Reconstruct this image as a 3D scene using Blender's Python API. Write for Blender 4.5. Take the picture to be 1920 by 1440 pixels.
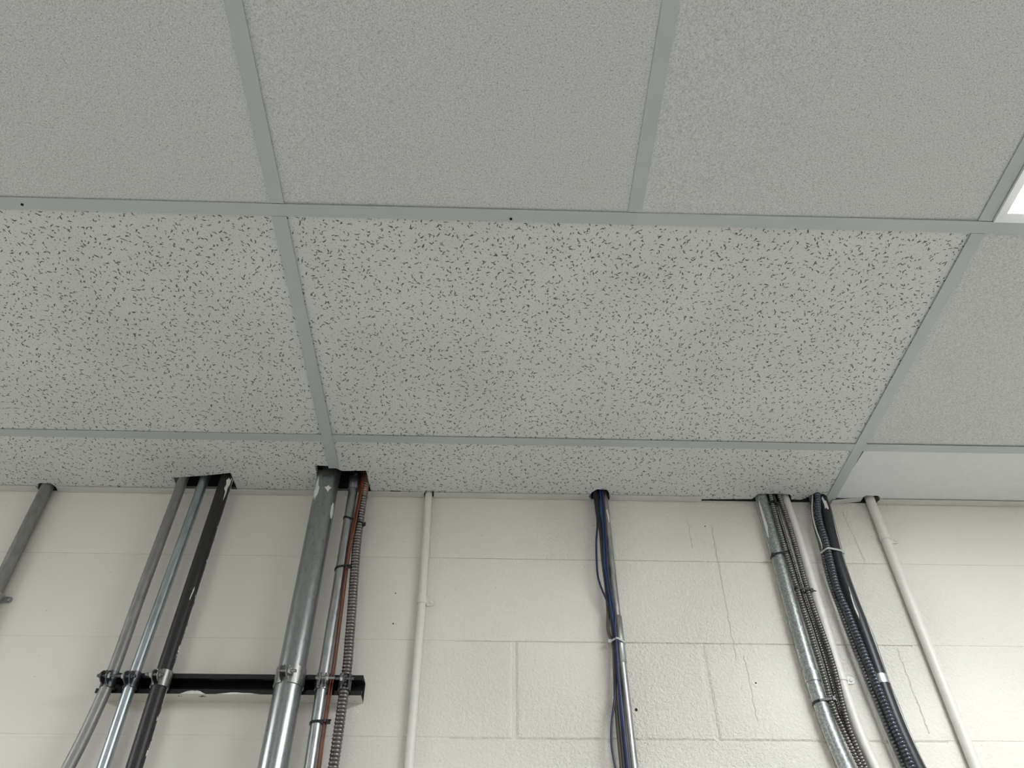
import bpy, bmesh, math, random
from mathutils import Matrix, Vector

random.seed(7)
sc = bpy.context.scene
for o in list(bpy.data.objects):
    bpy.data.objects.remove(o)
COL = sc.collection

# ------------------------------------------------------------------ camera
H = 2.74                      # height of the suspended ceiling above the floor
U = 0.6096                    # two-foot ceiling module
cam_d = bpy.data.cameras.new('camera')
cam_d.sensor_width = 36.0
cam_d.lens = 1476.97 / 1920 * 36.0
cam_d.clip_start = 0.02
cam = bpy.data.objects.new('camera', cam_d)
COL.objects.link(cam)
pitch, roll, yaw = math.radians(43.612), math.radians(0.2987), math.radians(-2.0346)
body = Matrix.Rotation(yaw, 4, 'Z') @ Matrix.Rotation(pitch, 4, 'X') @ Matrix.Rotation(roll, 4, 'Y')
cam.matrix_world = Matrix.Translation((0.36987, -1.61278, H - 1.14290)) @ body @ Matrix.Rotation(math.radians(90), 4, 'X')
sc.camera = cam

# ------------------------------------------------------------------ world, exposure
world = bpy.data.worlds.new('world')
sc.world = world
world.use_nodes = True
world.node_tree.nodes['Background'].inputs[0].default_value = (0.5, 0.5, 0.5, 1)
world.node_tree.nodes['Background'].inputs[1].default_value = 0.02
sc.view_settings.view_transform = 'Standard'
sc.view_settings.look = 'None'
sc.view_settings.gamma = 1.0
sc.view_settings.use_curve_mapping = False
sc.view_settings.exposure = 0.0
LIGHT = 24.5                   # radiance of the troffer diffusers
LIGHT_COL = (0.96, 0.98, 1.0)
sc.cycles.use_light_tree = False
sc.cycles.adaptive_threshold = 0.03
sc.cycles.max_bounces = 5
sc.cycles.diffuse_bounces = 4
sc.cycles.glossy_bounces = 3
sc.cycles.transmission_bounces = 0
sc.cycles.volume_bounces = 0
sc.cycles.caustics_reflective = False
sc.cycles.caustics_refractive = False
sc.cycles.sample_clamp_indirect = 8.0


# ------------------------------------------------------------------ materials
class NT:
    """small wrapper to wire shader nodes"""
    def __init__(self, name):
        self.m = bpy.data.materials.new(name)
        self.m.use_nodes = True
        self.t = self.m.node_tree
        self.b = self.t.nodes['Principled BSDF']

    def n(self, kind, **kw):
        x = self.t.nodes.new('ShaderNode' + kind)
        for k, v in kw.items():
            setattr(x, k, v)
        return x

    def link(self, a, b):
        self.t.links.new(a, b)

    def put(self, sock, v):
        if isinstance(v, bpy.types.NodeSocket):
            self.link(v, sock)
        else:
            sock.default_value = v

    def math(self, op, a, b=0.0, c=0.0, clamp=False):
        x = self.n('Math', operation=op, use_clamp=clamp)
        self.put(x.inputs[0], a)
        self.put(x.inputs[1], b)
        if len(x.inputs) > 2:
            self.put(x.inputs[2], c)
        return x.outputs[0]

    def pos(self):
        return self.n('NewGeometry').outputs['Position']

    def noise(self, vec, scale, detail=2.0, rough=0.5, scl=None):
        if scl:
            mp = self.n('Mapping')
            mp.inputs['Scale'].default_value = scl
            self.link(vec, mp.inputs['Vector'])
            vec = mp.outputs[0]
        x = self.n('TexNoise')
        self.link(vec, x.inputs['Vector'])
        x.inputs['Scale'].default_value = scale
        x.inputs['Detail'].default_value = detail
        x.inputs['Roughness'].default_value = rough
        return x.outputs['Fac']

    def ramp(self, f, stops):
        x = self.n('ValToRGB')
        el = x.color_ramp.elements
        while len(el) < len(stops):
            el.new(0.5)
        for e, (p, c) in zip(el, stops):
            e.position = p
            e.color = (c[0], c[1], c[2], 1) if isinstance(c, tuple) else (c, c, c, 1)
        self.link(f, x.inputs[0])
        return x.outputs[0]

    def mix(self, f, a, b):
        x = self.n('Mix', data_type='RGBA')
        self.put(x.inputs[0], f)
        for i, v in ((6, a), (7, b)):
            if isinstance(v, tuple):
                x.inputs[i].default_value = (v[0], v[1], v[2], 1)
            else:
                self.link(v, x.inputs[i])
        return x.outputs[2]

    def bump(self, h, strength, dist):
        x = self.n('Bump')
        x.inputs['Strength'].default_value = strength
        x.inputs['Distance'].default_value = dist
        self.link(h, x.inputs['Height'])
        self.link(x.outputs[0], self.b.inputs['Normal'])

    def set(self, color=None, rough=None, metal=None, spec=None):
        for k, v in (('Base Color', color), ('Roughness', rough), ('Metallic', metal), ('Specular IOR Level', spec)):
            if v is None:
                continue
            if isinstance(v, tuple):
                v = (v[0], v[1], v[2], 1)
            self.put(self.b.inputs[k], v)
        return self.m


def fleck_layer(k, vec, cell, length, width, keep, bend, seed):
    """mask of little curved worm-like pits, one per voronoi cell"""
    add = k.n('VectorMath', operation='ADD')
    k.link(vec, add.inputs[0])
    add.inputs[1].default_value = (seed * 3.17, seed * 1.93, 0)
    vo = k.n('TexVoronoi', voronoi_dimensions='2D', feature='F1')
    vo.inputs['Scale'].default_value = 1.0 / cell
    vo.inputs['Randomness'].default_value = 1.0
    k.link(add.outputs[0], vo.inputs['Vector'])
    sub = k.n('VectorMath', operation='SUBTRACT')
    k.link(add.outputs[0], sub.inputs[0])
    k.link(vo.outputs['Position'], sub.inputs[1])
    sp = k.n('SeparateColor')
    k.link(vo.outputs['Color'], sp.inputs[0])
    rot = k.n('VectorRotate', rotation_type='Z_AXIS')
    k.link(sub.outputs[0], rot.inputs['Vector'])
    k.link(k.math('MULTIPLY', sp.outputs[0], 6.283), rot.inputs['Angle'])
    xyz = k.n('SeparateXYZ')
    k.link(rot.outputs[0], xyz.inputs[0])
    # size differs from pit to pit
    size = k.math('MULTIPLY_ADD', sp.outputs[1], 0.9, 0.35)
    x = k.math('DIVIDE', xyz.outputs[0], k.math('MULTIPLY', size, length))
    yb = k.math('MULTIPLY_ADD', k.math('MULTIPLY', x, x), bend * width, xyz.outputs[1])
    y = k.math('DIVIDE', yb, width)
    d = k.math('ADD', k.math('MULTIPLY', x, x), k.math('MULTIPLY', y, y))
    inside = k.math('SUBTRACT', 1.35, d, clamp=True)
    kept = k.math('LESS_THAN', sp.outputs[2], keep)
    return k.math('MULTIPLY', inside, kept)


def m_tile_fissured():
    k = NT('tile_fissured')
    p = k.pos()
    wob = k.n('TexNoise')
    k.link(p, wob.inputs['Vector'])
    wob.inputs['Scale'].default_value = 160
    wob.inputs['Detail'].default_value = 1
    wv = k.n('VectorMath', operation='MULTIPLY_ADD')
    k.link(wob.outputs['Color'], wv.inputs[0])
    wv.inputs[1].default_value = (0.004, 0.004, 0)
    k.link(p, wv.inputs[2])
    v = wv.outputs[0]
    a = fleck_layer(k, v, 0.0175, 0.0042, 0.00115, 0.86, 1.2, 1)
    b = fleck_layer(k, v, 0.0200, 0.0044, 0.00115, 0.86, -1.4, 2)
    c = fleck_layer(k, v, 0.0140, 0.0024, 0.00095, 0.62, 0.6, 3)
    dts = fleck_layer(k, p, 0.0064, 0.0012, 0.0010, 0.66, 0.0, 4)
    m = k.math('MAXIMUM', k.math('MAXIMUM', a, b), c)
    tone = k.ramp(k.noise(p, 6, 1), [(0.3, (0.685, 0.688, 0.665)), (0.7, (0.735, 0.74, 0.72))])
    col = k.mix(k.math('MULTIPLY', dts, 0.6), tone, (0.28, 0.278, 0.265))
    col = k.mix(k.math('MULTIPLY', m, 0.95), col, (0.085, 0.085, 0.08))
    k.bump(k.noise(p, 500, 1), 0.12, 0.001)
    return k.set(col, 0.95, 0.0, 0.1)


def m_tile_fine():
    k = NT('tile_fine')
    p = k.pos()
    d1 = fleck_layer(k, p, 0.0085, 0.0013, 0.0010, 0.42, 0.0, 5)
    d2 = fleck_layer(k, p, 0.0036, 0.0009, 0.0007, 0.55, 0.0, 6)
    g = k.noise(p, 420, 2, 0.6)
    tone = k.ramp(g, [(0.32, (0.515, 0.52, 0.512)), (0.64, (0.745, 0.75, 0.745))])
    col = k.mix(k.math('MULTIPLY', d2, 0.30), tone, (0.32, 0.32, 0.31))
    col = k.mix(k.math('MULTIPLY', d1, 0.55), col, (0.25, 0.25, 0.24))
    k.bump(g, 0.35, 0.0011)
    return k.set(col, 0.95, 0.0, 0.1)


def m_tile_smooth():
    k = NT('tile_smooth')
    p = k.pos()
    d1 = fleck_layer(k, p, 0.016, 0.0013, 0.0008, 0.25, 0.0, 8)
    tone = k.ramp(k.noise(p, 60, 3), [(0.3, (0.76, 0.765, 0.77)), (0.7, (0.795, 0.80, 0.805))])
    col = k.mix(k.math('MULTIPLY', d1, 0.3), tone, (0.3, 0.3, 0.3))
    k.bump(k.noise(p, 160, 1), 0.15, 0.001)
    return k.set(col, 0.85, 0.0, 0.2)


def m_wall():
    k = NT('painted_block')
    p = k.pos()
    xyz = k.n('SeparateXYZ')
    k.link(p, xyz.inputs[0])
    X, Z = xyz.outputs[0], xyz.outputs[2]
    tone = k.ramp(k.noise(p, 2.2, 2), [(0.3, (0.770, 0.750, 0.680)), (0.7, (0.805, 0.790, 0.730))])
    # scattered chips where the paint shows darker underneath
    cz = k.n('CombineXYZ')
    k.link(X, cz.inputs[0])
    k.link(Z, cz.inputs[1])
    chips = fleck_layer(k, cz.outputs[0], 0.075, 0.0020, 0.0011, 0.30, 0.8, 9)
    col = k.mix(k.math('MULTIPLY', chips, 0.5), tone, (0.36, 0.34, 0.29))
    # roller texture and pores, rougher to the middle of the wall
    side = k.math('MINIMUM', k.math('MULTIPLY_ADD', X, 1.6, 0.15, clamp=True), k.math('MULTIPLY_ADD', X, -2.2, 4.0, clamp=True))
    area = k.ramp(k.noise(p, 3.0, 0), [(0.35, 0.35), (0.62, 1.0)])
    amt = k.math('MULTIPLY_ADD', k.math('MULTIPLY', area, side), 1.3, 0.12)
    h = k.math('MULTIPLY', k.ramp(k.noise(p, 150, 3, 0.7), [(0.30, 0.0), (0.62, 1.0)]), amt)
    # hairline cracks in the paint film: x, half width, lowest and highest z below the ceiling, lean
    wig = k.math('SUBTRACT', k.noise(p, 55, 3, 0.75), 0.5)
    for x0, w, za, zb, lean in ((0.911, 0.0016, -0.41, -0.07, -0.02), (0.922, 0.0008, -0.54, -0.40, 0.0), (0.855, 0.0013, -0.135, -0.05, 0.0), (1.2480, 0.0016, -0.165, -0.02, 0.09), (1.262, 0.0016, -0.56, -0.38, 0.03)):
        xc = k.math('MULTIPLY_ADD', wig, 0.014, k.math('MULTIPLY_ADD', k.math('SUBTRACT', H + zb, Z), lean, x0))
        off = k.math('ABSOLUTE', k.math('SUBTRACT', X, xc))
        line = k.math('SUBTRACT', 1.0, k.math('DIVIDE', off, w), clamp=True)
        span = k.math('MULTIPLY', k.math('GREATER_THAN', Z, H + za), k.math('LESS_THAN', Z, H + zb))
        line = k.math('MULTIPLY', line, span)
        h = k.math('SUBTRACT', h, k.math('MULTIPLY', line, 1.1))
        col = k.mix(k.math('MULTIPLY', line, 0.14), col, (0.50, 0.48, 0.42))
    # unpainted block above the ceiling line, plenum shade put into its colour
    bare_shade = k.math('GREATER_THAN', Z, H + 0.004)
    col = k.mix(bare_shade, col, (0.05, 0.048, 0.045))
    k.bump(h, 0.9, 0.0018)
    return k.set(col, 0.55, 0.0, 0.35)


def m_plain(name, color, rough, metal=0.0, spec=0.5, var=0.08, scale=40, bump=0.0, scl=None):
    k = NT(name)
    p = k.pos()
    f = k.noise(p, scale, 2, 0.6, scl)
    lo = tuple(c * (1 - var) for c in color)
    hi = tuple(min(1, c * (1 + var)) for c in color)
    col = k.ramp(f, [(0.3, lo), (0.7, hi)])
    if bump:
        k.bump(f, bump, 0.001)
    return k.set(col, rough, metal, spec)


def m_galv(name, lo, hi, rough=(0.28, 0.45), metal=0.9, scale=120):
    k = NT(name)
    p = k.pos()
    f = k.noise(p, scale, 2, 0.6, (1, 1, 0.3))
    g = k.noise(p, 700, 1, 0.5)
    col = k.ramp(k.math('MULTIPLY_ADD', g, 0.30, k.math('MULTIPLY', f, 0.75)), [(0.30, lo), (0.78, hi)])
    rr = k.ramp(f, [(0.3, rough[0]), (0.7, rough[1])])
    k.bump(g, 0.12, 0.0006)
    return k.set(col, rr, metal, 0.5)


def m_overpaint(name, base, paint, direction, cut, rough=0.42, metal=0.0, zmax=None):
    """old finish with a ragged edge of wall paint on the side that faced the brush"""
    k = NT(name)
    geo = k.n('NewGeometry')
    p = geo.outputs['Position']
    dot = k.n('VectorMath', operation='DOT_PRODUCT')
    k.link(geo.outputs['True Normal'], dot.inputs[0])
    dot.inputs[1].default_value = direction
    rag = k.noise(p, 45, 4, 0.65)
    m = k.math('GREATER_THAN', k.math('MULTIPLY_ADD', k.math('SUBTRACT', rag, 0.5), 0.9, dot.outputs['Value']), cut)
    if zmax is not None:
        xyz = k.n('SeparateXYZ')
        k.link(p, xyz.inputs[0])
        m = k.math('MULTIPLY', m, k.math('LESS_THAN', xyz.outputs[2], zmax))
    f = k.noise(p, 260, 1, 0.6)
    b = k.ramp(f, [(0.35, tuple(c * 0.75 for c in base)), (0.7, tuple(c * 1.35 for c in base))])
    col = k.mix(m, b, paint)
    k.bump(f, 0.15, 0.0006)
    if metal:
        metal = k.math('MULTIPLY_ADD', m, -metal, metal)
    return k.set(col, rough, metal, 0.45)


CREAM = (0.73, 0.715, 0.66)
MAT = {
    'wall': m_wall(),
    'side_wall': m_plain('side_wall_paint', (0.78, 0.765, 0.71), 0.6, var=0.03, scale=6, bump=0.1),
    'floor': m_plain('floor_vinyl', (0.35, 0.35, 0.345), 0.4, var=0.08, scale=14),
    'fissured': m_tile_fissured(),
    'fine': m_tile_fine(),
    'smooth': m_tile_smooth(),
    'tee': m_plain('grid_enamel', (0.50, 0.535, 0.53), 0.42, var=0.04, scale=9),
    'angle': m_plain('angle_enamel', (0.66, 0.655, 0.62), 0.45, var=0.06, scale=18),
    'deck': m_plain('dark_deck', (0.035, 0.035, 0.035), 0.9),
    'galv': m_galv('galvanised_bright', (0.33, 0.34, 0.345), (0.50, 0.51, 0.515)),
    'galv_mid': m_galv('galvanised_weathered', (0.24, 0.245, 0.24), (0.48, 0.485, 0.475), (0.3, 0.5), 0.85),
    'galv_blue': m_galv('galvanised_bluish', (0.32, 0.37, 0.385), (0.46, 0.515, 0.525), (0.28, 0.4)),
    'galv_dull': m_galv('galvanised_dull', (0.20, 0.205, 0.195), (0.36, 0.365, 0.35), (0.42, 0.58), 0.75),
    'galv_big': m_galv('galvanised_heavy', (0.28, 0.30, 0.30), (0.37, 0.39, 0.39), (0.27, 0.32), 0.88, 190),
    'galv_painted': m_overpaint('galvanised_greyed', (0.31, 0.335, 0.33), CREAM, (-0.80, 0.60, 0), 0.80, 0.40, 0.65),
    'black_pipe': m_overpaint('black_pipe_oversprayed', (0.018, 0.018, 0.018), CREAM, (0.80, 0.60, 0), 0.82),
    'black_jacket': m_overpaint('black_jacket_worn', (0.020, 0.023, 0.027), CREAM, (-0.80, 0.60, 0), 1.02, 0.38),
    'strut': m_overpaint('black_strut_oversprayed', (0.012, 0.012, 0.013), CREAM, (0, 0.25, -0.97), 0.82, 0.35, zmax=H - 0.502),
    'clamp': m_galv('clamp_zinc', (0.22, 0.22, 0.215), (0.45, 0.45, 0.44), (0.25, 0.4)),
    'clamp_dark': m_galv('clamp_zinc_dark', (0.10, 0.105, 0.115), (0.22, 0.225, 0.24), (0.3, 0.45)),
    'bolt': m_galv('bolt_zinc', (0.55, 0.55, 0.54), (0.80, 0.80, 0.78), (0.2, 0.3)),
    'flex_steel': m_galv('flexible_steel', (0.15, 0.144, 0.135), (0.29, 0.28, 0.265), (0.28, 0.42), 0.92, 160),
    'flex_rust': m_galv('flexible_steel_rusty', (0.20, 0.09, 0.06), (0.36, 0.24, 0.18), (0.4, 0.6), 0.6, 160),
    'flex_dark': m_galv('flexible_dark', (0.06, 0.068, 0.082), (0.15, 0.17, 0.20), (0.22, 0.36), 0.7, 160),
    'flex_silver': m_galv('flexible_silver', (0.08, 0.085, 0.09), (0.24, 0.25, 0.26), (0.25, 0.4), 0.85, 160),
    'white_pipe': m_plain('white_painted_pipe', (0.73, 0.72, 0.67), 0.42, var=0.04, scale=60, bump=0.1),
    'paint': m_plain('splashed_paint', (0.74, 0.735, 0.70), 0.6, var=0.04, scale=80),
    'blue': m_plain('blue_jacket', (0.018, 0.065, 0.16), 0.38, var=0.25, scale=30),
    'navy': m_plain('navy_jacket', (0.014, 0.020, 0.055), 0.38, var=0.25, scale=30),
    'violet': m_plain('violet_jacket', (0.030, 0.030, 0.095), 0.38, var=0.25, scale=30),
    'brown': m_plain('brown_jacket', (0.085, 0.075, 0.06), 0.42, var=0.2, scale=30),
    'red': m_plain('red_brown_jacket', (0.105, 0.022, 0.014), 0.42, var=0.3, scale=25),
    'orange': m_plain('orange_jacket', (0.20, 0.055, 0.016), 0.42, var=0.3, scale=25),
    'white_wire': m_plain('white_jacket', (0.66, 0.66, 0.63), 0.4, var=0.05),
    'black_plastic': m_plain('black_nylon', (0.010, 0.010, 0.011), 0.35),
    'clear_plastic': m_plain('natural_nylon', (0.55, 0.56, 0.55), 0.35),
    'foil': m_galv('foil_band', (0.42, 0.43, 0.44), (0.65, 0.66, 0.67), (0.3, 0.42)),
    'fixture': m_plain('fixture_enamel', (0.78, 0.79, 0.80), 0.35, var=0.02),
    'hole': m_plain('hole_shadow', (0.012, 0.011, 0.010), 0.9),
}
em = NT('lit_diffuser')
em.set((0.8, 0.8, 0.8), 0.5)
em.b.inputs['Emission Color'].default_value = (*LIGHT_COL, 1)
em.b.inputs['Emission Strength'].default_value = LIGHT
MAT['diffuser'] = em.m


# ------------------------------------------------------------------ mesh helpers (heights z are relative to the ceiling plane)
class Mesh:
    def __init__(self):
        self.v, self.f = [], []

    def add(self, v, f):
        o = len(self.v)
        self.v += [tuple(p) for p in v]
        self.f += [tuple(i + o for i in q) for q in f]
        return self

    def box(self, x0, x1, y0, y1, z0, z1):
        v = [(x, y, z) for z in (z0, z1) for y in (y0, y1) for x in (x0, x1)]
        return self.add(v, [(0, 2, 3, 1), (4, 5, 7, 6), (0, 1, 5, 4), (2, 6, 7, 3), (0, 4, 6, 2), (1, 3, 7, 5)])

    def prism(self, outline, z0, z1):
        """outline in x,y counter-clockwise, extruded in z"""
        n = len(outline)
        v = [(x, y, z0) for x, y in outline] + [(x, y, z1) for x, y in outline]
        f = [tuple(reversed(range(n))), tuple(range(n, 2 * n))]
        f += [(i, (i + 1) % n, n + (i + 1) % n, n + i) for i in range(n)]
        return self.add(v, f)

    def tube(self, path, rad, seg=14, cap=True):
        path = [Vector(p) for p in path]
        n = len(path)
        t0 = (path[1] - path[0]).normalized()
        ref = Vector((0, -1, 0)) if abs(t0.y) < 0.9 else Vector((0, 0, 1))
        nrm = (ref - t0 * ref.dot(t0)).normalized()
        v = []
        for i, p in enumerate(path):
            t = (path[min(i + 1, n - 1)] - path[max(i - 1, 0)]).normalized()
            nrm = (nrm - t * nrm.dot(t)).normalized()
            bn = t.cross(nrm)
            r = rad[i] if isinstance(rad, (list, tuple)) else rad
            for s in range(seg):
                a = 2 * math.pi * s / seg
                v.append(p + (nrm * math.cos(a) + bn * math.sin(a)) * r)
        f = []
        for i in range(n - 1):
            for s in range(seg):
                a, b = i * seg + s, i * seg + (s + 1) % seg
                f.append((a, b, b + seg, a + seg))
        if cap:
            f.append(tuple(reversed(range(seg))))
            f.append(tuple((n - 1) * seg + s for s in range(seg)))
        return self.add(v, f)

    def ring(self, cx, cy, ri, ro, z0, z1, a0=0.0, a1=360.0, seg=28):
        """vertical-axis band, angle 0 points into the room (-y), 90 points to +x"""
        full = abs(a1 - a0) >= 359.9
        m = seg if full else seg + 1
        v = []
        for i in range(m):
            a = math.radians(a0 + (a1 - a0) * i / seg)
            s, c = math.sin(a), -math.cos(a)
            for r, z in ((ri, z0), (ro, z0), (ro, z1), (ri, z1)):
                v.append((cx + r * s, cy + r * c, z))
        f = []
        for i in range(seg):
            a, b = i * 4, ((i + 1) % m) * 4
            for k in range(4):
                f.append((a + k, b + k, b + (k + 1) % 4, a + (k + 1) % 4))
        if not full:
            f += [(3, 2, 1, 0), tuple((m - 1) * 4 + k for k in range(4))]
        return self.add(v, f)

    def bar_x(self, x0, x1, y, z, r, seg=10):
        return self.tube([(x0, y, z), (x1, y, z)], r, seg)

    def hexnut(self, x0, x1, y, z, r):
        return self.tube([(x0, y, z), (x1, y, z)], r, 6)


def smooth_path(pts, step=0.012):
    """smooth curve through the given points, tangents scaled to each span so it never overshoots"""
    P = [Vector(p) for p in pts]
    n = len(P)
    D = [(P[min(i + 1, n - 1)] - P[i]).normalized() + (P[i] - P[max(i - 1, 0)]).normalized() for i in range(n)]
    D = [d.normalized() for d in D]
    out = []
    for i in range(n - 1):
        p1, p2 = P[i], P[i + 1]
        L = (p2 - p1).length
        m1, m2 = D[i] * L, D[i + 1] * L
        k = max(2, min(40, int(L / step)))
        for j in range(k):
            t = j / k
            out.append(p1 * (2 * t ** 3 - 3 * t * t + 1) + m1 * (t ** 3 - 2 * t * t + t) + p2 * (3 * t * t - 2 * t ** 3) + m2 * (t ** 3 - t * t))
    out.append(P[-1])
    return out


ORIGIN = {}


def build(name, m, mat, parent=None, smooth=False, angle=35):
    lo = [min(p[i] for p in m.v) for i in range(3)]
    hi = [max(p[i] for p in m.v) for i in range(3)]
    org = Vector(((lo[0] + hi[0]) / 2, (lo[1] + hi[1]) / 2, lo[2]))
    me = bpy.data.meshes.new(name)
    me.from_pydata([(p[0] - org.x, p[1] - org.y, p[2] - org.z) for p in m.v], [], m.f)
    me.materials.append(MAT[mat])
    bm = bmesh.new()
    bm.from_mesh(me)
    bmesh.ops.recalc_face_normals(bm, faces=bm.faces)
    if smooth:
        lim = math.radians(angle)
        for e in bm.edges:
            e.smooth = e.calc_face_angle(0.0) < lim
        for fc in bm.faces:
            fc.smooth = True
    bm.to_mesh(me)
    bm.free()
    o = bpy.data.objects.new(name, me)
    COL.objects.link(o)
    place(o, org + Vector((0, 0, H)), parent)
    return o


def place(o, org, parent):
    ORIGIN[o.name] = Vector(org)
    if parent:
        o.parent = parent
        o.location = Vector(org) - ORIGIN[parent.name]
    else:
        o.location = org


def empty(name, loc):
    o = bpy.data.objects.new(name, None)
    o.empty_display_size = 0.05
    COL.objects.link(o)
    ORIGIN[o.name] = Vector(loc)
    o.location = loc
    return o


def tag(o, label, cat, group=None):
    o['label'] = label
    o['category'] = cat
    if group:
        o['group'] = group
    return o


def structure(o, label=None, cat=None):
    o['kind'] = 'structure'
    if label:
        o['label'] = label
    if cat:
        o['category'] = cat
    return o


# ------------------------------------------------------------------ room shell
X0, X1 = -3.35, 4.25
YT, YL = -0.8328, -0.2232          # the two grid lines parallel to the wall
YB = YT - 4 * 2 * U                # wall behind the camera
ZF, ZP = -H, 0.42                  # floor and underside of the deck above the ceiling

structure(build('floor', Mesh().box(X0 - .15, X1 + .15, YB - .15, .20, ZF - .1, ZF), 'floor'),
          'grey vinyl floor of the room below the frame', 'floor')
structure(build('wall_left', Mesh().box(X0 - .15, X0, YB, .20, ZF, ZP), 'side_wall'), 'cream painted side wall on the left', 'wall')
structure(build('wall_right', Mesh().box(X1, X1 + .15, YB, .20, ZF, ZP), 'side_wall'), 'cream painted side wall on the right', 'wall')
structure(build('wall_front', Mesh().box(X0 - .15, X1 + .15, YB - .15, YB, ZF, ZP), 'side_wall'), 'cream painted wall facing the block wall', 'wall')
structure(build('ceiling_deck', Mesh().box(X0 - .15, X1 + .15, YB - .15, .20, ZP, ZP + .1), 'deck'), 'dark deck hidden above the suspended ceiling', 'ceiling')

# block wall: a flat bed of mortar with every block laid on it
bed = Mesh()
bed.box(X0, 0.30, 0.0011, 0.20, ZF, ZP)
bed.box(0.30, 1.30, 0.0026, 0.20, ZF, ZP)
bed.box(1.30, X1, 0.0011, 0.20, ZF, ZP)
wall_back = structure(build('wall_back', bed, 'wall'), 'cream painted concrete block wall behind the pipes', 'wall')
BW, BH, ZC = 0.4064, 0.2032, -0.1698
block_cache = {}


def block_mesh(jl, jr, w, h, cb, ct):
    key = (jl, jr, round(w, 4), round(h, 4), cb, ct)
    if key in block_cache:
        return block_cache[key]
    l = -w / 2 + (0.0045 if jl else 0.0)
    r = w / 2 - (0.0045 if jr else 0.0)
    b, t = cb * 0.35, h - ct * 0.35
    cl, cr = (0.0045 if jl else 0.0), (0.0045 if jr else 0.0)
    f = [(l + cl, 0, b + cb), (r - cr, 0, b + cb), (r - cr, 0, t - ct), (l + cl, 0, t - ct)]
    m_ = [(l, 0.0022, b), (r, 0.0022, b), (r, 0.0022, t), (l, 0.0022, t)]
    k = [(l, 0.03, b), (r, 0.03, b), (r, 0.03, t), (l, 0.03, t)]
    me = bpy.data.meshes.new('block')
    fs = [(0, 1, 2, 3)]
    for i in range(4):
        j = (i + 1) % 4
        fs += [(i, i + 4, j + 4, j), (i + 4, i + 8, j + 8, j + 4)]
    me.from_pydata(f + m_ + k, [], fs)
    me.materials.append(MAT['wall'])
    block_cache[key] = me
    return me


def bed_width(z):
    """how open the bed joint at height z is: the upper ones are nearly filled with paint"""
    for z0, w in ((ZC, 0.0005), (ZC - BH, 0.0015), (ZC - 2 * BH, 0.0030)):
        if abs(z - z0) < 0.01:
            return w
    return 0.0024


ztop = ZC + 2 * BH
while ztop > ZF + 0.001:
    zbot = max(ztop - BH, ZF)
    odd = round((ZC - (ztop - BH)) / BH) % 2 == 0
    open_course = abs(ztop - (ZC - BH)) < 0.01
    x = 0.4285 - 12 * BW if odd else 0.4285 + BW / 2 - 12 * BW
    while x < X1:
        xa, xb = max(x, X0), min(x + BW, X1)
        if xb - xa > 0.03:
            ja, jb = (open_course and 0.40 < e < 1.0 for e in (xa, xb))
            o = bpy.data.objects.new('block', block_mesh(ja, jb, xb - xa, ztop - zbot, bed_width(zbot), bed_width(ztop)))
            COL.objects.link(o)
            place(o, Vector(((xa + xb) / 2, random.uniform(-0.0004, 0.0) if open_course and 0.4 < xa < 1.0 else 0.0, H + zbot)), wall_back)
        x += BW
    ztop -= BH
# old screw holes in the blocks
for hx, hz, r in ((0.6773, -0.5168, 0.0030), (0.9357, -0.4592, 0.0018), (0.163, -0.262, 0.0012), (0.165, -0.335, 0.0015), (0.896, -0.072, 0.0013)):
    build('screw_hole', Mesh().tube([(hx, -0.0012, hz), (hx, 0.004, hz)], r, 10), 'hole', wall_back)
build('anchor_patch', Mesh().tube([(0.9357, -0.0010, -0.4592), (0.9357, 0.004, -0.4592)], 0.0085, 4), 'wall', wall_back)

# ------------------------------------------------------------------ suspended ceiling
ceiling = structure(empty('ceiling', (0.4, -2.9, H)), 'suspended ceiling of grey tiles in a metal grid', 'ceiling')
TW = 0.012


def tee_y(x, y0, y1, z=0.0):
    m = Mesh().box(x - TW, x + TW, y0, y1, z, z + 0.0012).box(x - 0.0008, x + 0.0008, y0, y1, z + 0.0012, z + 0.038)
    return build('grid_tee', m, 'tee', ceiling)


def tee_x(y, x0, x1, z=0.0):
    m = Mesh().box(x0, x1, y - TW, y + TW, z, z + 0.0012).box(x0, x1, y - 0.0008, y + 0.0008, z + 0.0012, z + 0.038)
    return build('grid_tee', m, 'tee', ceiling)


def tile(outline, mat, lift=None, tilt=(0, 0)):
    z = 0.0024 + random.uniform(0, 0.0016) if lift is None else lift
    o = build('ceiling_tile', Mesh().prism(outline, z, z + 0.016), mat, ceiling)
    o.rotation_euler = (tilt[0], tilt[1], 0)
    return o


def rect(x0, x1, y0, y1):
    return [(x0, y0), (x1, y0), (x1, y1), (x0, y1)]


G = 0.0035
# long runners parallel to the wall
rows = [YT - 2 * U * i for i in range(4)]
for i, y in enumerate(rows):
    r_ = tee_x(y, X0, X1, -0.0004)
cols_c = [k * U for k in range(-5, 7)]
LIGHT_CELLS = [(2, 0), (-4, 0), (5, 1), (-1, 3)]
for i in range(4):
    ya, yb = rows[i] - 2 * U, rows[i]
    for x in cols_c:
        tee_y(x, ya + TW + .0008, yb - TW - .0008, 0.0008)
    edges = [X0] + cols_c + [X1]
    for a, b in zip(edges[:-1], edges[1:]):
        ci = round(a / U) if a != X0 else -6
        if (ci, i) in LIGHT_CELLS:
            continue
        tl = (0, 0)
        if (ci, i) == (1, 0):
            tl = (0, -0.003)
        if (ci, i) == (0, 0):
            tl = (0, 0.002)
        tile(rect(a + G, b - G, ya + G, yb - G), 'fine', None, tl)

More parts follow.
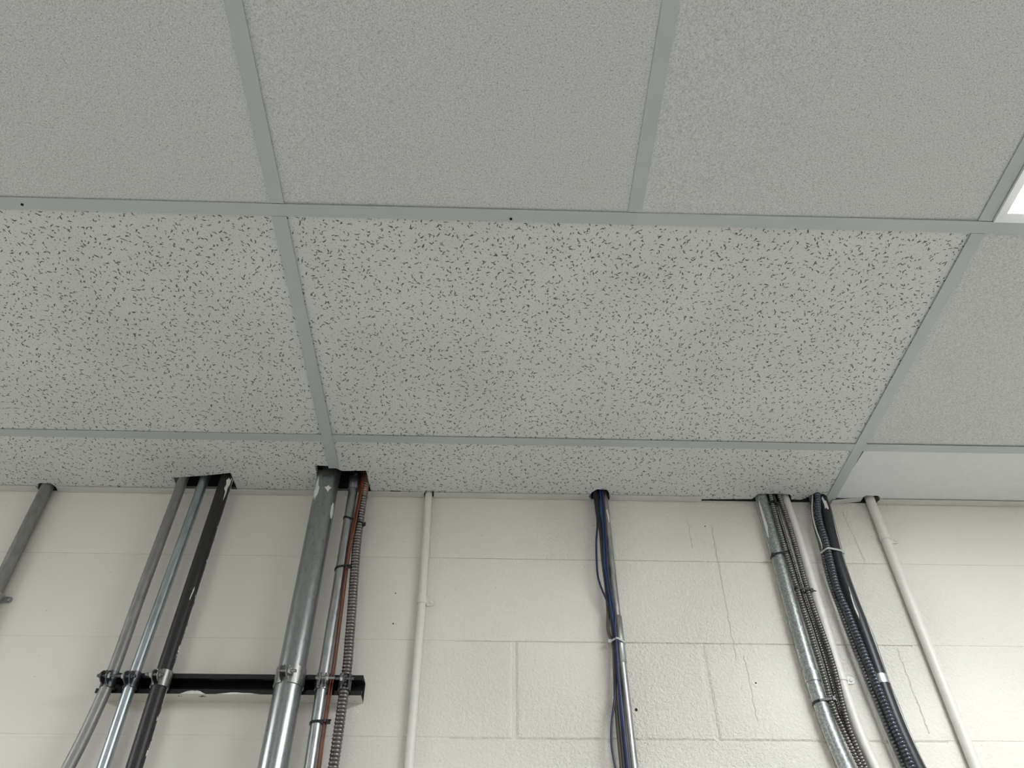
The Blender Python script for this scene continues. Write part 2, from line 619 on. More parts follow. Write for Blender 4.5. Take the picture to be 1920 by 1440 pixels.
# row of long tiles and the cut border row against the wall
cols_b = [k * 2 * U for k in range(-2, 4)]
for x in cols_b:
    tee_y(x, YT + TW + .0008, -0.1134 if x == 0 else -0.004, -0.0002)
edges = [X0] + cols_b + [X1]
for a, b in zip(edges[:-1], edges[1:]):
    aa, bb = (a + TW if a != X0 else a), (b - TW if b != X1 else b)
    tee_x(YL, aa, bb, 0.0003)
    mat = 'fissured' if b < 2 * U + 0.1 else 'fine'
    tile(rect(a + G, b - G, YT + G, YL - G), mat, 0.0042 if a > 2 * U - .1 and a < 2 * U + .1 else None)

WE = -0.009      # border tiles stop just short of the wall
tile(rect(X0 + G, -4 * U - G, YL + G, WE), 'fissured')
tile(rect(-4 * U + G, -2 * U - G, YL + G, WE), 'fissured')
rag = lambda: random.uniform(-0.0015, 0.0015)
# left of the first runner: notch for the single conduit, slanted cut for the three pipes, cut for the big pipe
tile([(-2 * U + G, YL + G), (-G, YL + G), (-G, -0.1185), (-0.016, -0.1190), (-0.0440, -0.1205), (-0.0445, -0.07), (-0.0450, WE),
      (-0.2475, WE), (-0.2486, -0.0857), (-0.30, -0.0755), (-0.345, -0.0690), (-0.3905, -0.0625), (-0.3910, -0.030), (-0.3930, WE),
      (-0.684, WE), (-0.688, -0.024), (-0.693, -0.0320), (-0.720, -0.0325), (-0.727, -0.022), (-0.731, WE), (-2 * U + G, WE)], 'fissured', 0.0022)
# middle border tile
W2 = -0.0125
tile([(G, YL + G), (2 * U - G, YL + G), (2 * U - G, W2 - .001), (1.205, W2), (1.203, -0.034), (1.196, -0.0385), (1.172, -0.039), (1.165, -0.030), (1.155, -0.018), (1.146, W2),
      (1.123, W2 - .001), (1.119, -0.028), (1.112, -0.0345), (1.080, -0.0365), (1.033, -0.0345), (1.029, -0.022), (1.024, W2), (0.90, W2 + .004), (0.88, WE),
      (0.668, WE), (0.664, -0.030), (0.657, -0.0425), (0.632, -0.0430), (0.622, -0.030), (0.615, WE),
      (0.236, WE), (0.233, -0.024), (0.226, -0.0265), (0.212, -0.0250), (0.207, WE), (0.16, WE), (0.150, -0.0245), (0.138, -0.0240), (0.128, -0.0252), (0.118, WE),
      (0.079, WE), (0.0765, -0.06), (0.0755, -0.1030), (0.04, -0.1015), (0.020, -0.1005), (0.013, -0.1035), (G, -0.1120)], 'fissured', 0.0022)
# smooth replacement piece to the right, sitting a little askew
tile([(2 * U + 0.0185, YL + G + .001), (4 * U - G, YL + G), (4 * U - G, WE), (1.348, WE), (1.343, -0.026), (1.336, -0.0325), (1.306, -0.0335), (1.300, -0.026), (1.285, -0.018),
      (2 * U + 0.016, -0.021), (2 * U + 0.011, -0.06)], 'smooth', 0.0035)
tile(rect(4 * U + G, 6 * U - G, YL + G, WE), 'smooth')
tile(rect(6 * U + G, X1 - G, YL + G, WE), 'smooth')
# rivet heads and a cut in the first runner
for x, y in ((0.3974, -0.8268), (-0.4299, -0.8315)):
    build('rivet', Mesh().tube([(x, y, -0.0018), (x, y, 0.0)], 0.0024, 8), 'hole', ceiling)

# wall angle, cut into lengths around the pipes
AW = 0.0225


def wall_angle(n, x0, x1, label, notch0=0.0, notch1=0.0):
    m = Mesh().prism([(x0 + notch0, -AW), (x1 - notch1, -AW), (x1, -0.0015), (x0, -0.0015)], -0.0004, 0.0008)
    m.box(x0, x1, -0.0022, -0.0008, 0.0008, 0.022)
    return structure(build('trim_%d' % n, m, 'angle'), label, 'trim')


wall_angle(1, X0, -0.7290, 'painted wall angle left of the leftmost conduit', 0, .002)
wall_angle(2, -0.6850, 0.2085, 'long painted wall angle behind the rack of pipes', .002, .001)
wall_angle(3, 0.2315, 0.6230, 'painted wall angle between white conduit and blue cables', .001, .010)
wall_angle(4, 0.6680, 0.8977, 'short painted wall angle right of the blue cables')
wall_angle(6, 1.3390, X1, 'painted wall angle right of the rightmost white conduit', .004)
a5 = wall_angle(5, 1.2230, 1.3010, 'short crooked offcut of wall angle below the runner end')
a5.rotation_euler = (math.radians(6), math.radians(-5.0), math.radians(-4))
a5.location.z += 0.001


# ------------------------------------------------------------------ light fittings
def troffer(cx, cy, label):
    t = empty('ceiling_light', (cx, cy, H))
    tag(t, label, 'ceiling light', 'recessed ceiling lights')
    w, l = U / 2 - 0.0135, U - 0.0135
    fw = 0.017
    fr = Mesh()
    # mitred frame sloping inward
    o_ = [(-w, -l), (w, -l), (w, l), (-w, l)]
    i_ = [(-w + fw, -l + fw), (w - fw, -l + fw), (w - fw, l - fw), (-w + fw, l - fw)]
    v = [(cx + x, cy + y, 0.0002) for x, y in o_] + [(cx + x, cy + y, -0.004) for x, y in o_] + \
        [(cx + x, cy + y, -0.001) for x, y in i_] + [(cx + x, cy + y, 0.02) for x, y in i_] + [(cx + x, cy + y, 0.02) for x, y in o_]
    f = []
    for i in range(4):
        j = (i + 1) % 4
        f += [(i, j, j + 4, i + 4), (i + 4, j + 4, j + 8, i + 8), (i + 8, j + 8, j + 12, i + 12), (i + 12, j + 12, j + 16, i + 16), (i + 16, j + 16, j, i)]
    fr.add(v, f)
    build('frame', fr, 'fixture', t)
    # pillow-shaped diffuser, its bulge added to graze light onto the tile beside it
    d = Mesh()
    n = 4
    a, b = w - fw, l - fw
    vv, ff = [], []
    for i in range(n + 1):
        for j in range(n + 1):
            s, q = -1 + 2 * i / n, -1 + 2 * j / n
            z = -0.0005 - 0.016 * (1 - s ** 6) * (1 - q ** 10)
            vv.append((cx + a * s, cy + b * q, z))
    for i in range(n):
        for j in range(n):
            p = i * (n + 1) + j
            ff.append((p, p + 1, p + n + 2, p + n + 1))
    d.add(vv, ff)
    build('diffuser', d, 'diffuser', t, True, 60)
    build('housing', Mesh().box(cx - w, cx + w, cy - l, cy + l, 0.021, 0.09), 'fixture', t)
    return t


cell_y = lambda i: rows[i] - U
troffer(2.5 * U, cell_y(0), 'lit recessed ceiling light at the right edge near the wall')
troffer(-3.5 * U, cell_y(0), 'lit recessed ceiling light off to the left near the wall')
troffer(5.5 * U, cell_y(1), 'unseen recessed ceiling light added near the right-hand wall to brighten that side')  # added out of view to lift the ceiling brightness on the right
troffer(-0.5 * U, cell_y(3), 'lit recessed ceiling light far behind the viewer')

# ------------------------------------------------------------------ pipes and cables
TOP = 0.30


def vpath(pts, d):
    """pts are (x, z) or (x, z, d) with z relative to the ceiling"""
    return [(p[0], -(p[2] if len(p) > 2 else d), p[1]) for p in pts]


def conduit(pts, d, r, mat, label, cat='conduit', name='conduit', seg=24, group=None, curved=False):
    P = vpath(pts, d)
    P = smooth_path(P, 0.02) if curved else P
    o = build(name, Mesh().tube(P, r, seg), mat, None, True, 50)
    return tag(o, label, cat, group)


def coupling(parent, x, d, r, z0, z1, mat, screws=()):
    e = 0.0012
    m = Mesh().tube([(x, -d, z0), (x, -d, z0 + e), (x, -d, z1 - e), (x, -d, z1)], [r - e, r, r, r - e], 24)
    o = build('coupling', m, mat, parent, True, 50)
    for z, a in screws:
        s, c_ = math.sin(math.radians(a)), -math.cos(math.radians(a))
        build('screw', Mesh().tube([(x + s * (r - .001), -d + c_ * (r - .001), z), (x + s * (r + .0022), -d + c_ * (r + .0022), z)], 0.0034, 8), 'bolt', o)
    return o


def one_hole_strap(parent, x, d, r, z, mat, side=1, h=0.019, ear=0.022, screw=True):
    """half-round pipe strap with one ear screwed to the wall"""
    m = Mesh().ring(x, -d, r + 0.0002, r + 0.0016, z - h / 2, z + h / 2, -100, 100, 20)
    if not ear:
        return build('pipe_strap', m, mat, parent, True, 40)
    xa = x + side * (r + 0.0004)
    m.box(min(xa, xa + side * 0.0015), max(xa, xa + side * 0.0015), -d, -0.0008, z - h / 2, z + h / 2)
    # ear with a rounded end, flat against the wall
    out = []
    for k in range(9):
        a = math.pi / 2 - math.pi * k / 8
        out.append((xa + side * (ear - h / 2 + h / 2 * math.cos(a)), z + h / 2 * math.sin(a)))
    out = [(xa, z + h / 2)] + out + [(xa, z - h / 2)]
    n = len(out)
    v = [(a, -0.0028, b) for a, b in out] + [(a, -0.0010, b) for a, b in out]
    m.add(v, [tuple(range(n)), tuple(reversed(range(n, 2 * n)))] + [(i, (i + 1) % n, n + (i + 1) % n, n + i) for i in range(n)])
    o = build('pipe_strap', m, mat, parent, True, 40)
    if screw:
        xs = xa + side * (ear - h / 2)
        build('screw', Mesh().tube([(xs, -0.0028, z), (xs, -0.0046, z), (xs, -0.0056, z)], [0.0042, 0.0040, 0.0022], 10), mat, o, True, 40)
    return o


def paint_patch(parent, x, d, r, a_mid, z_mid, outline):
    """splash of paint lying on a pipe; outline in (degrees, metres) about its middle"""
    n = len(outline)
    v = []
    for s in (0.0, 0.5, 0.85, 1.0):
        for da, dz in (outline if s else [(0, 0)]):
            a = math.radians(a_mid + da * s)
            rr = r + (0.0007 if s < 1 else 0.0001)
            v.append((x + rr * math.sin(a), -d - rr * math.cos(a), z_mid + dz * s))
    f = [(0, 1 + i, 1 + (i + 1) % n) for i in range(n)]
    for k in range(2):
        b = 1 + k * n
        f += [(b + i, b + n + i, b + n + (i + 1) % n, b + (i + 1) % n) for i in range(n)]
    return build('paint_patch', Mesh().add(v, f), 'paint', parent)


# single conduit at the far left
p0 = conduit([(-0.7075, TOP), (-0.7060, 0.0), (-0.7050, ZF)], .0172, .0142, 'galv_dull', 'plain grey metal conduit standing alone at the far left edge')
one_hole_strap(p0, -0.7053, .0172, .0142, -0.2905, 'galv', 1, .015, .019)

# the rack of three on the left
p1 = conduit([(-0.3685, TOP), (-0.3700, 0.0), (-0.3745, -0.30), (-0.3757, -0.4885), (-0.3795, -0.535), (-0.3865, -0.60), (-0.3995, -0.68), (-0.420, -0.78), (-0.430, -0.86), (-0.432, -0.95), (-0.432, ZF)],
             .0530, .0117, 'galv_dull', 'dull grey conduit, leftmost on the strut, bending left below its clamp', curved=True)
p2 = conduit([(-0.3190, TOP), (-0.3196, 0.0), (-0.3315, -0.4885), (-0.3330, ZF)], .0530, .0112, 'galv_blue', 'shiny bluish galvanised conduit, second from the left on the strut')
p3 = conduit([(-0.2640, TOP), (-0.2650, 0.0), (-0.2725, -0.4885), (-0.2735, ZF)], .0572, .0156, 'black_pipe', 'black pipe with ragged white paint edge, third on the strut')
paint_patch(p3, -0.2655, .0572, .0156, 48, -0.020, [(-24, .012), (-6, .021), (10, .016), (14, .026), (22, .024), (20, .004), (6, -.010), (8, -.028), (-2, -.046), (-6, -.020), (-22, -.012), (-14, -.002)])
paint_patch(p3, -0.2700, .0572, .0156, 40, -0.300, [(-6, -.018), (0, .002), (6, .012), (10, .004), (4, -.010), (-2, -.022)])

# the heavy pipe
p4 = conduit([(-0.0195, TOP), (-0.0190, 0.0), (-0.0178, -0.4885), (-0.0175, ZF)], .0690, .0272, 'galv_big', 'thick galvanised pipe, the widest of all, with paint splashes at its top', seg=36)
paint_patch(p4, -0.019, .0690, .0272, -36, -0.040, [(-16, .022), (-8, .034), (-2, .026), (4, .006), (14, -.002), (12, -.020), (2, -.028), (-4, -.036), (-10, -.022), (-22, -.030), (-26, -.012), (-20, .002)])
paint_patch(p4, -0.019, .0690, .0272, 20, -0.045, [(-17, .003), (-6, .005), (2, .010), (9, .006), (18, .006), (8, -.003), (4, -.010), (-5, -.004)])
paint_patch(p4, -0.0188, .0690, .0272, 68, -0.097, [(-4, .022), (4, .020), (12, .006), (14, -.008), (6, -.022), (-4, -.018), (-12, -.006), (-11, .010)])

# slim conduit, flexible conduit and red cable to the right of it
p5 = conduit([(0.0405, TOP), (0.0415, 0.0), (0.0438, -0.4885), (0.0465, -0.66), (0.047, ZF)], .0530, .0113, 'galv', 'slim shiny conduit right of the thick pipe, with three black ties')
coupling(p5, 0.0412, .0530, .0143, -0.0200, 0.060, 'clamp_dark', ((-0.0035, 8), (0.0190, 12)))


def corrugated(pts, d, r, pitch, depth, mat, label, name='flexible_conduit', cat='flexible conduit', seg=14, tail=True, group=None):
    P = smooth_path(vpath(pts, d), 0.02)
    L = [0.0]
    for a, b in zip(P[:-1], P[1:]):
        L.append(L[-1] + (b - a).length)
    n = int(L[-1] / pitch)
    path, rad = [], []
    j = 0
    prof = ((0.0, -1.0), (0.14, -0.35), (0.34, 0.0), (0.66, 0.0), (0.86, -0.35))
    for i in range(n):
        for q, dr in prof:
            s = (i + q) * pitch
            while j < len(L) - 2 and L[j + 1] < s:
                j += 1
            t = (s - L[j]) / max(1e-9, L[j + 1] - L[j])
            path.append(P[j].lerp(P[j + 1], t))
            rad.append(r + dr * depth)
    o = build(name, Mesh().tube(path, rad, seg), mat, None, True, 80)
    return tag(o, label, cat, group)


LOW = -1.6
p6 = corrugated([(0.0655, 0.22), (0.0668, 0.0093), (0.0678, -0.0716), (0.0684, -0.1235), (0.0700, -0.1776), (0.0736, -0.2335), (0.0803, -0.3261), (0.0849, -0.4006), (0.0880, -0.4485), (0.0888, -0.5053), (0.0893, -0.5593), (0.0894, -0.6414), (0.089, -0.9), (0.088, LOW)],
                .0520, .0102, .0074, .0026, 'flex_steel', 'ridged flexible steel conduit clamped at the right end of the strut', seg=18)
corr_rust = Mesh()
rp, rr_ = [], []
for i in range(14):
    for q, dr in ((0.0, -0.0018), (0.3, 0.0), (0.7, 0.0)):
        z = 0.045 - (i + q) * 0.0062
        rp.append((0.0667 + (0.045 - z) * 0.010, -0.0520, z))
        rr_.append(0.0104 + dr)
corr_rust.tube(rp, rr_, 16)
rust = build('rusty_length', corr_rust, 'flex_rust', p6, True, 80)
rust['label'] = 'rusty brown upper end of the flexible conduit'


def cable(pts, d, r, mat, label, cat='cable', seg=8, group=None):
    o = build('cable', Mesh().tube(smooth_path(vpath(pts, d), 0.012), r, seg), mat, None, True, 60)
    return tag(o, label, cat, group)


red_pts = [(0.0560, 0.25, .0665), (0.0600, 0.0034, .0665), (0.0600, -0.056, .0662), (0.0580, -0.1085, .0655), (0.0550, -0.1829, .0625), (0.0548, -0.2332, .0610), (0.0570, -0.3195, .0600), (0.0588, -0.3931, .0590), (0.0598, -0.4524, .0570), (0.0600, -0.5309, .0570), (0.0602, -0.5944, .0585), (0.0618, -0.6516, .0585), (0.063, -0.9, .0585), (0.063, LOW, .0585)]
cable(red_pts, .06, .0024, 'red', 'dark red cable tied to the right side of the slim conduit')
cable([(x + 0.0042, z, d + (0.001 if z > -0.15 else -0.0035)) for x, z, d in red_pts], .06, .0018, 'orange', 'thin orange brown cable running behind the dark red cable')

# strut channel and its clamps
def strut(x0, x1, zc):
    b = 0.0205
    t = 0.0025
    prof = [(0, -b), (0, b), (0.041, b), (0.041, 0.011), (0.034, 0.011), (0.034, 0.011 + t), (0.041 - t, 0.011 + t), (0.041 - t, b - t), (t, b - t),
            (t, -b + t), (0.041 - t, -b + t), (0.041 - t, -0.011 - t), (0.034, -0.011 - t), (0.034, -0.011), (0.041, -0.011), (0.041, -b)]
    n = len(prof)
    v = [(x0, -d, zc + z) for d, z in prof] + [(x1, -d, zc + z) for d, z in prof]
    f = [(i, (i + 1) % n, n + (i + 1) % n, n + i) for i in range(n)] + [tuple(range(n)), tuple(reversed(range(n, 2 * n)))]
    return build('strut_channel', Mesh().add(v, f), 'strut')


ZS = -0.4885
st = tag(strut(-0.402, 0.1215, ZS), 'black slotted steel strut channel holding the left pipes on the wall', 'strut channel')
# splashes of wall paint on the strut's lower lip and back
def lip_patch(x0, x1, y, z0, z1, n=9):
    v, f = [], []
    for i in range(n + 1):
        x = x0 + (x1 - x0) * i / n
        e = math.sin(math.pi * i / n)
        v += [(x, y, z0), (x, y, z0 + (z1 - z0) * e * random.uniform(0.6, 1.0)), (x, y + 0.0006, z0)]
    for i in range(n):
        a, b = i * 3, i * 3 + 3
        f += [(a, b, b + 1, a + 1)]
    return build('paint_patch', Mesh().add(v, f), 'paint', st)


lip_patch(-0.236, -0.185, -0.0416, ZS - 0.0205, ZS - 0.0125)
lip_patch(-0.165, -0.075, -0.0416, ZS - 0.0205, ZS - 0.0165)
lip_patch(-0.200, -0.165, -0.0028, ZS - 0.010, ZS + 0.006)
lip_patch(-0.095, -0.060, -0.0028, ZS - 0.010, ZS + 0.004)


def strut_clamp(x, d, r, mat, label, flip=1, ear_a=0.0, h=0.032, tilt=0):
    """two-piece pipe clamp: band round the pipe, two ears at the front, bolt and nut through the ears"""
    t = 0.0020
    z = ZS
    root = empty('pipe_clamp', (x, -d, H + z - h / 2))
    tag(root, label, 'pipe clamp', 'pipe clamps on the strut')
    g = 0.0045 if r < 0.02 else 0.0062
    ga = math.degrees(math.asin(min(0.9, g / (r + t))))
    for s in (-1, 1):
        m = Mesh()
        a0, a1 = (ear_a + ga, 168) if s > 0 else (-168, ear_a - ga)
        m.ring(x, -d, r + 0.0003, r + 0.0003 + t, z - h / 2, z + h / 2, a0, a1, 20)
        # ear plate with a rounded tip, standing out from the pipe
        ca, sa = math.cos(math.radians(ear_a)), math.sin(math.radians(ear_a))
        ex = 0.0185
        hh = h * 0.42
        prof = [(-0.002, -hh), (ex * 0.6, -hh * 0.8), (ex * 0.95, -hh * 0.35), (ex, 0), (ex * 0.95, hh * 0.35), (ex * 0.6, hh * 0.8), (-0.002, hh)]
        n = len(prof)
        v = []
        for off in (g, g + t):
            for o_, zz in prof:
                u, w = (r + o_), s * off
                v.append((x + u * sa + w * ca, -d - u * ca + w * sa, z + zz))
        f = [tuple(range(n)), tuple(reversed(range(n, 2 * n)))] + [(i, (i + 1) % n, n + (i + 1) % n, n + i) for i in range(n)]
        m.add(v, f)
        build('clamp_half', m, mat, root, True, 40)
    u = r + 0.0105
    cx, cy = x + u * math.sin(math.radians(ear_a)), -d - u * math.cos(math.radians(ear_a))
    bl = 0.016
    bo = build('bolt', Mesh().bar_x(cx - bl * (0.9 if flip > 0 else 1.3), cx + bl * (1.5 if flip > 0 else 0.9), cy, z, 0.0030), mat, root, True, 40)
    xa = cx + flip * (g + t)
    build('nut', Mesh().hexnut(min(xa, xa + flip * 0.005), max(xa, xa + flip * 0.005), cy, z, 0.0062), 'bolt', root)
    xb = cx - flip * (g + t)
    build('bolt_head', Mesh().hexnut(min(xb, xb - flip * 0.0035), max(xb, xb - flip * 0.0035), cy, z, 0.0056), mat, root)
    return root


strut_clamp(-0.3757, .0530, .0119, 'clamp_dark', 'dark clamp on the leftmost strut conduit, at the left end of the strut', 1, -4)
strut_clamp(-0.3315, .0530, .0114, 'clamp_dark', 'dark clamp around the shiny bluish conduit', -1, -2)
strut_clamp(-0.2725, .0572, .0158, 'clamp', 'polished clamp around the black pipe', -1, -6)
strut_clamp(-0.0178, .0690, .0274, 'clamp', 'large clamp around the thick galvanised pipe', 1, -8, .036)
strut_clamp(0.0440, .0530, .0115, 'clamp', 'small clamp around the slim conduit beside the red cable', 1, 10)
strut_clamp(0.0885, .0520, .0104, 'clamp_dark', 'small clamp around the ridged flexible conduit at the strut end', -1, 14)


# cable ties
def cable_tie(pts, z, mat, label, head_at, h=0.0046, t=0.0013, slope=0.0, tail=0.018, tail_dir=(0.6, -0.6, 0.2)):
    """pts: circles (x, d, r) that the tie is pulled around; band is their convex hull"""
    cloud = []
    for x, d, r in pts:
        for k in range(20):
            a = 2 * math.pi * k / 20
            cloud.append((x + (r + 0.0005) * math.cos(a), -d + (r + 0.0005) * math.sin(a)))
    cloud = sorted(set(cloud))

    def half(c_):
        h_ = []
        for p in c_:
            while len(h_) > 1 and (h_[-1][0] - h_[-2][0]) * (p[1] - h_[-2][1]) - (h_[-1][1] - h_[-2][1]) * (p[0] - h_[-2][0]) <= 0:
                h_.pop()
            h_.append(p)
        return h_[:-1]
    hull = half(cloud) + half(cloud[::-1])
    cx = sum(p[0] for p in hull) / len(hull)
    cy = sum(p[1] for p in hull) / len(hull)
    n = len(hull)
    v = []
    for px, py in hull:
        dx, dy = px - cx, py - cy
        L = math.hypot(dx, dy)
        zz = z + slope * (px - cx)
        for k, q in ((0, -h / 2), (t, -h / 2), (t, h / 2), (0, h / 2)):
            v.append((px + dx / L * k, py + dy / L * k, zz + q))
    f = []
    for i in range(n):
        a, b = i * 4, ((i + 1) % n) * 4
        f += [(a + k, b + k, b + (k + 1) % 4, a + (k + 1) % 4) for k in range(4)]
    root = empty('cable_tie', (cx, cy, H + z - h / 2))
    tag(root, label, 'cable tie', 'cable ties')
    build('band', Mesh().add(v, f), mat, root)
    a = math.radians(head_at)
    dx, dy = math.sin(a), -math.cos(a)
    hp = max(hull, key=lambda p: (p[0] - cx) * dx + (p[1] - cy) * dy)
    hx, hy = hp[0] + dx * 0.002, hp[1] + dy * 0.002
    hz = z + slope * (hp[0] - cx)
    build('head', Mesh().prism([(hx - .0034, hy - .0030), (hx + .0034, hy - .0030), (hx + .0034, hy + .0026), (hx - .0034, hy + .0026)], hz - 0.0038, hz + 0.0038), mat, root)
    td = Vector(tail_dir).normalized()
    build('tail', Mesh().tube([(hx, hy, hz), (hx + td.x * tail * .5, hy + td.y * tail * .5, hz + td.z * tail * .5), (hx + td.x * tail, hy + td.y * tail, hz + td.z * tail)], [0.0016, 0.0015, 0.0011], 6), mat, root)
    return root


cable_tie([(0.0421, .0530, .0113), (0.0590, .0605, .0024), (0.0684, .0520, .0100)], -0.1085, 'black_plastic', 'black tie round slim conduit and flexible conduit just below the ceiling', 75, slope=-0.35, tail=0.004)
cable_tie([(0.0425, .0530, .0113), (0.0545, .0605, .0024), (0.0585, .0550, .0018)], -0.2320, 'black_plastic', 'black tie round slim conduit and red cable, midway to the strut', 70, slope=0.25, tail=0.006)
cable_tie([(0.0450, .0530, .0113), (0.0605, .0605, .0024), (0.0645, .0550, .0018)], -0.5680, 'black_plastic', 'black tie round slim conduit and red cable below the strut', 72, slope=0.1, tail=0.008)

# white painted conduit in the middle left
p7 = conduit([(0.2190, TOP), (0.2197, 0.0), (0.2247, -0.2904), (0.2252, -0.64), (0.2255, ZF)], .0108, .0088, 'white_pipe', 'thin white painted conduit left of centre with a small strap')
one_hole_strap(p7, 0.2245, .0108, .0088, -0.2840, 'white_pipe', 1, .018, .020)

# conduit with blue data cables
p8 = conduit([(0.6525, TOP), (0.6535, 0.0113), (0.6548, -0.3481), (0.6573, -0.6326), (0.660, ZF)], .0118, .0093, 'galv_dull', 'thin grey conduit in the centre carrying the blue cables')
p8.data.materials[0] = MAT['galv_mid']
coupling(p8, 0.6556, .0118, .0104, -0.4250, -0.3180, 'galv_mid')
paint_patch(p8, 0.6538, .0118, .0093, 20, -0.0600, [(-20, .016), (0, .020), (20, .004), (24, -.016), (4, -.020), (-10, -.004)])
dn = lambda x: [(x, -0.9), (x, LOW)]
cable([(0.6270, 0.25), (0.6273, 0.0077), (0.6281, -0.0353), (0.6289, -0.0833), (0.6226, -0.1328), (0.6194, -0.1806), (0.6192, -0.2322), (0.6265, -0.2654), (0.6354, -0.2924), (0.6410, -0.3162), (0.6440, -0.3551), (0.6455, -0.3773), (0.6425, -0.45), (0.6400, -0.53)] + dn(0.640),
      .0265, .0024, 'navy', 'navy cable bowing out furthest left of the centre conduit')
cable([(0.6425, 0.25), (0.6431, 0.0051), (0.6418, -0.0604), (0.6416, -0.1106), (0.6393, -0.1531), (0.6369, -0.1972), (0.6382, -0.2258), (0.6408, -0.2537), (0.6408, -0.2945), (0.6433, -0.334), (0.6453, -0.3571), (0.6456, -0.3793), (0.6428, -0.4567), (0.6413, -0.525), (0.6424, -0.5789), (0.6427, -0.6384)] + dn(0.643),
      .0300, .0026, 'blue', 'bright blue cable lying in front of the centre conduit')
cable([(0.6380, 0.25), (0.6383, 0.0079), (0.6371, -0.0578), (0.6388, -0.1019), (0.6366, -0.1507), (0.635, -0.2093), (0.6352, -0.2515), (0.6383, -0.287), (0.6416, -0.3189), (0.6425, -0.3551), (0.6430, -0.3774), (0.6415, -0.4265), (0.6390, -0.4597), (0.6295, -0.5124), (0.622, -0.5456), (0.6175, -0.5777), (0.6168, -0.6048), (0.6202, -0.6373)] + dn(0.635),
      .0245, .0023, 'navy', 'dark cable swinging out left below the clear tie')
cable([(0.6478, 0.25), (0.6481, 0.003), (0.6475, -0.0623), (0.6448, -0.1248), (0.643, -0.1698), (0.6407, -0.2133), (0.6428, -0.2553), (0.6453, -0.296), (0.6477, -0.3224), (0.6450, -0.3585), (0.6446, -0.3807), (0.6425, -0.458), (0.6425, -0.5262), (0.6428, -0.58), (0.6438, -0.6393)] + dn(0.644),
      .0330, .0025, 'violet', 'violet blue cable closest to the centre conduit')
cable([(0.6320, 0.25), (0.6322, 0.0114), (0.6334, -0.0608), (0.6355, -0.1172), (0.6359, -0.2063), (0.6361, -0.2762), (0.6346, -0.3164), (0.6319, -0.3528), (0.6345, -0.3680), (0.6394, -0.385), (0.6382, -0.4291), (0.6341, -0.4878), (0.6327, -0.5326), (0.6323, -0.5758), (0.6325, -0.6356)] + dn(0.632),
      .0190, .0036, 'brown', 'thick grey brown cable behind the blue cables')
cable([(0.6350, 0.25), (0.6355, 0.0), (0.6350, -0.10), (0.6338, -0.19), (0.6372, -0.27), (0.6405, -0.32), (0.6420, -0.38), (0.6400, -0.44), (0.6385, -0.52), (0.6375, -0.60)] + dn(0.638),
      .0150, .0024, 'brown', 'thin brown cable next to the wall beside the blue cables')
cable_tie([(0.6553, .0118, .0104), (0.6430, .0245, .0023), (0.6456, .0300, .0026), (0.6469, .0330, .0025), (0.6385, .0190, .0036)], -0.3800, 'clear_plastic', 'clear tie round centre conduit and blue cables', -80, slope=0.0, h=.0040, tail=.005, tail_dir=(-.5, -.5, .7))

# bundle on the right: grey conduit, three armoured cables, white conduit
p9 = conduit([(1.0455, TOP), (1.0460, 0.0), (1.0475, -0.30), (1.0500, -0.44), (1.0530, -0.50), (1.0580, -0.56), (1.0690, -0.63), (1.083, -0.70), (1.094, -0.78), (1.098, -0.88), (1.098, ZF)],
             .0190, .0146, 'galv_painted', 'grey metal conduit with paint streak, left in the right bundle', curved=True)
paint_patch(p9, 1.0462, .0190, .0146, -52, -0.062, [(-16, .040), (0, .052), (6, .030), (10, -.004), (16, -.030), (6, -.040), (-2, -.060), (-16, -.050)])
one_hole_strap(p9, 1.0508, .0190, .0146, -0.4540, 'galv_painted', -1, .022, 0)
p9b = conduit([(1.1060, TOP), (1.1069, 0.0091), (1.1115, -0.1045), (1.1118, -0.2925), (1.1125, -0.40), (1.1145, -0.50), (1.1200, -0.58), (1.1299, -0.64), (1.142, -0.72), (1.148, -0.82), (1.149, ZF)],
              .0128, .0114, 'white_pipe', 'white painted conduit right of the armoured cables', curved=True)
one_hole_strap(p9b, 1.1133, .0128, .0114, -0.4520, 'white_pipe', 1, .016, .022)
mc = 'armoured cables'
corrugated([(1.0655, 0.2), (1.0651, -0.0045), (1.0640, -0.0503), (1.0638, -0.1139), (1.0640, -0.1591), (1.0648, -0.2179), (1.0672, -0.2649), (1.0675, -0.3129), (1.0690, -0.353), (1.0697, -0.4025), (1.0710, -0.442), (1.0716, -0.4792), (1.0706, -0.5023), (1.0724, -0.5271), (1.0768, -0.5513), (1.0814, -0.577), (1.0865, -0.6022), (1.0924, -0.6307), (1.108, -0.71), (1.118, -0.85), (1.118, LOW)],
           .0310, .0056, .0060, .0020, 'flex_steel', 'armoured steel cable lying against the grey conduit, left of three', 'armoured_cable', 'cable', 12, group=mc)
corrugated([(1.0775, 0.2), (1.0770, -0.001), (1.0757, -0.0472), (1.0770, -0.0981), (1.0782, -0.1471), (1.0791, -0.2061), (1.0802, -0.2514), (1.0818, -0.3027), (1.0843, -0.3396), (1.0853, -0.3804), (1.0866, -0.4151), (1.0863, -0.4536), (1.0862, -0.477), (1.0855, -0.5045), (1.0868, -0.5314), (1.0900, -0.5598), (1.0945, -0.5833), (1.0995, -0.6043), (1.1035, -0.6289), (1.118, -0.71), (1.126, -0.85), (1.126, LOW)],
           .0225, .0042, .0054, .0016, 'flex_steel', 'thin dark armoured cable squeezed between two thicker ones', 'armoured_cable', 'cable', 12, group=mc)
